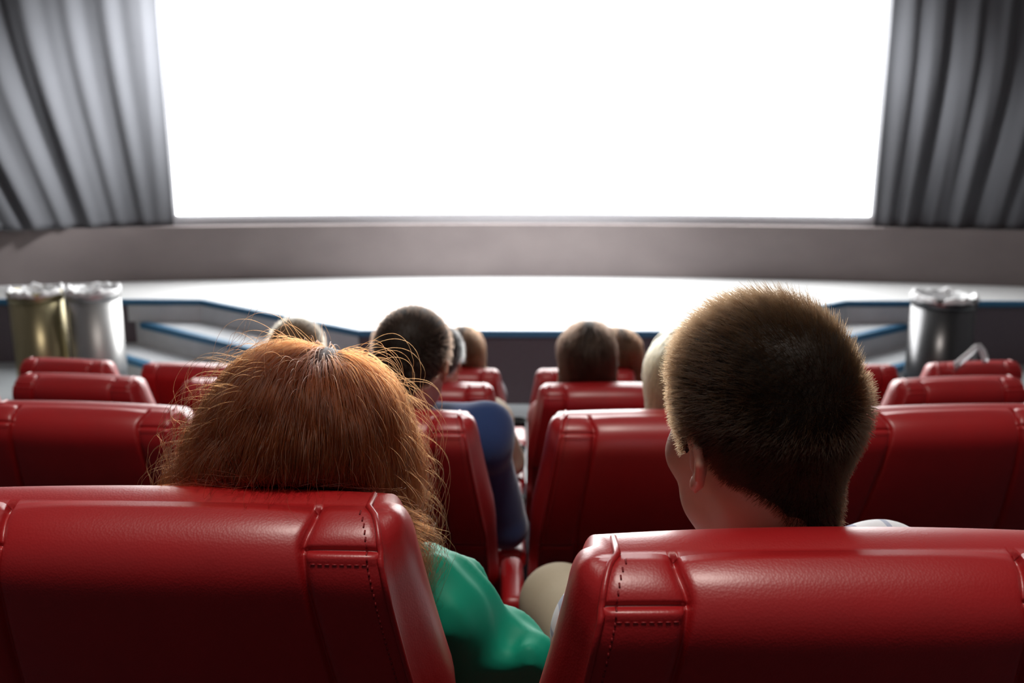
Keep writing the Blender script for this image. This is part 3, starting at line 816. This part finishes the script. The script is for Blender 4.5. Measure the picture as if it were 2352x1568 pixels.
# ---- woman with red hair (nearest row, left)
W = person('person with long red wavy hair and a green blouse in the nearest row', 0, -1, head=(.100, .06, 1.032), yaw=.05, pitch=-.10, roll=.10, lean=.10, sh_z=.80, sh_w=.165, rec_y=.005,
           top='green', legs='denim', sleeve='short', vox=.006, dy=.045, elbows=((-.195, .24, .665), (.282, .17, .70)), wrists=((-.1, .42, .66), (.17, .42, .66)), arm=.86, neck=.048)
sleeve = [cap(W['shR'], (.300, .12, .752), .046, .026, .02), cap((.300, .12, .752), (.340, .12, .745), .026, .024, .012), cap((.340, .12, .745), (.330, .14, .665), .026, .028, .015),
          cap((.300, .13, .735), (.300, .15, .675), .036, .040, .03), cap((.312, .098, .758), (.306, .112, .69), .0055, .0055, .008)]
dress(W, .006, .014, True, sleeve, .007, 62, 'blouse'); add_eyes(W)
Hc, R = W['Hc'], W['R']
T = lambda *q: Hc+R@V3(*q)
core = [ell(T(0, -.015, .028), (.093, .108, .096), R, .03), ell(T(-.012, -.035, -.085), (.108, .075, .12), R, .06), ell(T(.055, .0, -.20), (.058, .06, .11), R, .05), ell(T(-.075, -.02, -.17), (.06, .06, .09), R, .05)]
hair = obj('hair', sdf_mesh('hair', core, .006, lambda P, F: np.maximum(seat_clear(P), np.maximum(F+.004*noise3(P, 60, 2), ((P-Hc)@R)[..., 1]-.045-np.clip(((P-Hc)@R)[..., 2], -.02, .1)*.5)), .002), W['root'], M['cap_auburn'])
def woman_hair():
    fc = face_clear(Hc, R); clear = lambda q: fc(seat_front(q))
    rng = np.random.default_rng(5); N = 24000
    q, nn = scalp_points(N, rng, -.02)
    crown = V3(.01, .004, .12)
    away = unit((q-crown)-((q-crown)*nn).sum(-1, keepdims=True)*nn)
    part = np.exp(-((q[:, 0]-.012)/.012)**2)[:, None]*np.sign(q[:, :1]-.012)*V3(1, 0, 0)*(q[:, 1:2] > -.02)*.6
    d0 = unit(nn*.16+away*.8+part*.8+.10*rng.normal(size=q.shape))
    roots = Hc+q@R.T; d0 = d0@R.T
    offs = .002+.010*rng.random(N)**1.5+.014*np.clip(noise3(q, 150, 21, 9)*1.1+.4, 0, 1)
    length = np.where(rng.random(N) < .15, .26, .40)*(.8+.3*rng.random(N))*(1+.32*np.clip(q[:, 0]/.05, 0, 1)); steps = 28
    pts = grow(roots, d0, core, offs, steps, length/steps, rng, gravity=.14, inertia=.9, wave=.014*(1+.8*np.clip(q[:, 0]/.04, 0, 1)), wfreq=1.7, clumps=260, clump=.9, collide=clear)
    # ends curl on the right
    strands('hair_strands', pts, .00022*(.7+.6*rng.random(N)), hair, M['hair_auburn'])
    n2 = 900; idx = rng.choice(N, n2, replace=False)
    fly = grow(roots[idx], d0[idx], core, .01+.03*rng.random(n2), steps, (length[idx]*.95)/steps, rng, gravity=.12, inertia=.88, wave=.014, wfreq=3.0, clumps=300, clump=.1, adhesion=.2, collide=clear)
    strands('flyaway_hair', fly, .00014, hair, M['hair_auburn'])
woman_hair()

# ---- man with short dark hair (nearest row, right)
Mn = person('person with short dark brown hair and ears showing, khaki trousers, in the nearest row', 0, 0, head=(-.036, .03, 1.082), yaw=.50, pitch=.0, roll=-.05, sh_z=.80, shr=.055, sh_w=.165, dx=.0,
            top='plaid', legs='khaki', vox=.005, dy=-.005, elbows=((-.170, .21, .67), (.21, .2, .66)), wrists=((-.15, .42, .67), (.14, .42, .665)),
            rec=math.radians(3), knees=((-.19, .66, .545), (.16, .66, .515)), neck=.066)
dress(Mn, .006, .013, True, [cap(Mn['nb']+V3(.03, -.0, -.03), Mn['nb']+V3(.05, -.0, -.015), .055, .055, .02)], .008, 44); add_eyes(Mn)
def mt(L):        # thickness of the solid hair below the strands
    z = L[..., 2]
    return .003+.007*np.clip((z+.03)/.07, 0, 1)+.012*np.clip((z-.07)/.045, 0, 1)*(1-.6*np.clip(L[..., 1]/.06, 0, 1))
Mn['hair_obj'] = short_cap(Mn, 'dark', mt, .004)
def man_len(q):
    return (.007+.006*np.clip((q[:, 2]+.03)/.09, 0, 1)+.009*np.clip((q[:, 2]-.07)/.04, 0, 1))*(1-.45*np.clip(q[:, 1]/.05, 0, 1)*(q[:, 2] < .06))
def man_flow(q, n):
    f = np.where(q[:, 2:3] > .07, V3(-.25, .55, .1), V3(0, .15, -.45)*np.clip((.07-q[:, 2:3])/.08, 0, 1)+V3(-.1, .25, 0))
    return f-(f*n).sum(-1, keepdims=True)*n
short_hair(Mn, 'dark', 30000, man_len, man_flow, .00022, 4, 6, .26, .62, lambda q: mt(q)*.92)

# ---- the rest of the audience
def simple_short(p, col, thick=.014, n=2500, ln=.016):
    p['hair_obj'] = short_cap(p, col, thick, .007)
    short_hair(p, col, n, lambda q: np.full(len(q), ln), man_flow, .0005, 8, 4, .25, .7, lambda q: np.full(len(q), thick*.8))
def simple_long(p, col, length, width=.0, n=2500, drop=.16, wid=1.0, seed=3):
    Hc, R = p['Hc'], p['R']; T = lambda *q: Hc+R@V3(*q)
    core = [ell(T(0, -.015, .030), (.090*wid, .107, .092), R, .03), ell(T(0, -.035, -.07), (.092*wid, .075, .11), R, .05), ell(T(0, -.04, -drop), (.098*wid, .055, .09), R, .06)]
    h = obj('hair', sdf_mesh('hair', core, .008, lambda P, F: np.maximum(seat_clear(P), np.maximum(F+.004*noise3(P, 60, 2), ((P-Hc)@R)[..., 1]-.05-np.clip(((P-Hc)@R)[..., 2], -.02, .1)*.5)), 0.0), p['root'], M['cap_'+col])
    rng = np.random.default_rng(seed); q, nn = scalp_points(n, rng, -.02); crown = V3(0, -.03, .12)
    away = unit((q-crown)-((q-crown)*nn).sum(-1, keepdims=True)*nn)
    d0 = unit(nn*.35+away*.7+.12*rng.normal(size=q.shape))@R.T
    pts = grow(Hc+q@R.T, d0, core, .002+.012*rng.random(n), 14, np.full(n, length/14), rng, wave=.006, clumps=120, clump=.6, collide=lambda q: face_clear(Hc, R)(seat_front(q)))
    strands('hair_strands', pts, .0006, h, M['hair_'+col]); return h
p = person('person with short dark hair and a navy blue sweater in the second row', 1, -1, (.08, .05, 1.12), yaw=-.25, roll=.06, sh_z=.895, shr=.025, sh_w=.19, dx=.045, top='blue', vox=.009,
           elbows=((-.215, .22, .66), (.285, .2, .645)), wrists=((-.1, .42, .665), (.255, .41, .665)))
dress(p); add_eyes(p); simple_short(p, 'darkbrown', .008, 3000, .010)
p = person('person with long straight blonde hair in the second row, mostly hidden by the short-haired man', 1, 0, (.115, .06, 1.085), sh_z=.84, sh_w=.165, dx=.06, top='grey', arm=.9)
dress(p); add_eyes(p); simple_long(p, 'blonde', .36, drop=.2, wid=1.05)
p = person('person with short fair hair seen above the red-haired woman, third row', 2, -2, (.13, .06, 1.10), sh_z=.86, sh_w=.18, dx=.06, top='white', yaw=-.1)
dress(p); add_eyes(p); simple_short(p, 'lightbrown', .018, 2000, .016)
p = person('person with short greying dark hair and a beige shirt in the third row', 2, -1, (.03, .05, 1.09), sh_z=.85, sh_w=.195, dx=.03, top='beige', yaw=-.2,
           elbows=((-.215, .22, .66), (.285, .2, .645)), wrists=((-.1, .42, .665), (.255, .41, .665)))
dress(p); add_eyes(p); simple_short(p, 'greyblack', .012, 2000, .012)
p = person('person with long dark hair falling on the shoulders in the third row', 2, 0, (-.055, .065, 1.11), sh_z=.86, sh_w=.165, dx=-.03, top='pink', arm=.9)
dress(p); add_eyes(p); simple_long(p, 'darkbrown', .34, drop=.19, wid=.9)
p = person('person with brown hair in the front row left of the middle gap', 3, -1, (.045, .06, 1.095), sh_z=.86, sh_w=.165, dx=.03, top='grey', arm=.9)
dress(p); add_eyes(p); simple_long(p, 'brown', .30, drop=.16)
p = person('person with brown hair in the front row right of the long dark hair', 3, 0, (.175, .06, 1.09), sh_z=.86, sh_w=.165, dx=.09, top='white', arm=.9, yaw=.3)
dress(p); add_eyes(p); simple_long(p, 'brown', .26, drop=.12)

# ------------------------------------------------------------------ light
def area(name, loc, rot, size, power, col=(1, 1, 1), sy=None):
    l = bpy.data.lights.new(name, 'AREA'); l.energy = power; l.size = size; l.color = col
    if sy: l.shape = 'RECTANGLE'; l.size_y = sy
    o = bpy.data.objects.new(name, l); C.objects.link(o); o.location = loc; o.rotation_euler = rot; return o
area('house_light', (0, -.1, 7.3), (0, 0, 0), 1.0, 190, (1, .9, .82))
def wash(loc, aim, energy, ang, name):
    sp = bpy.data.lights.new(name, 'SPOT'); sp.energy = energy; sp.spot_size = math.radians(ang); sp.spot_blend = 1.0; sp.shadow_soft_size = .5; sp.color = (.99, .995, 1)
    so = bpy.data.objects.new(name, sp); C.objects.link(so); so.location = loc
    so.rotation_euler = (Vector(aim)-so.location).to_track_quat('-Z', 'Y').to_euler()
wash((-.6, 8.5, 5.2), (-3.78, 9.8, 2.8), 6800, 30, 'added_curtain_fill')  # added spot, no real fixture: brightens the left curtain near the screen
wash((1.4, 8.6, 5.0), (3.75, 9.8, 2.7), 2200, 20, 'added_curtain_fill')  # added narrow spot, lifts only the right curtain's edge by the screen
wash((0, 7.0, 7.2), (0, 9.0, .6), 3200, 42, 'added_stage_fill')  # invented spot that makes mid-stage brighter, its bounce lifting the fascia centre
w = bpy.data.worlds.new('dim_room'); bpy.context.scene.world = w; w.use_nodes = True
w.node_tree.nodes['Background'].inputs['Color'].default_value = (.02, .02, .022, 1)

# ------------------------------------------------------------------ camera
cd = bpy.data.cameras.new('camera'); cam = bpy.data.objects.new('camera', cd); C.objects.link(cam)
cam.location = (0, 0, CAM_Z); cam.rotation_euler = (math.radians(77), 0, math.radians(.63))
cd.sensor_fit = 'HORIZONTAL'; cd.sensor_width = 36; cd.lens = 2180/2352*36; cd.clip_start = .02
cd.dof.use_dof = True; cd.dof.focus_distance = .95; cd.dof.aperture_fstop = 5.6
sc = bpy.context.scene; sc.camera = cam
vs = sc.view_settings; vs.view_transform = 'Standard'; vs.look = 'None'; vs.gamma = 1; vs.exposure = 0; vs.use_curve_mapping = False
sc.cycles.max_bounces = 8; sc.cycles.sample_clamp_indirect = 8
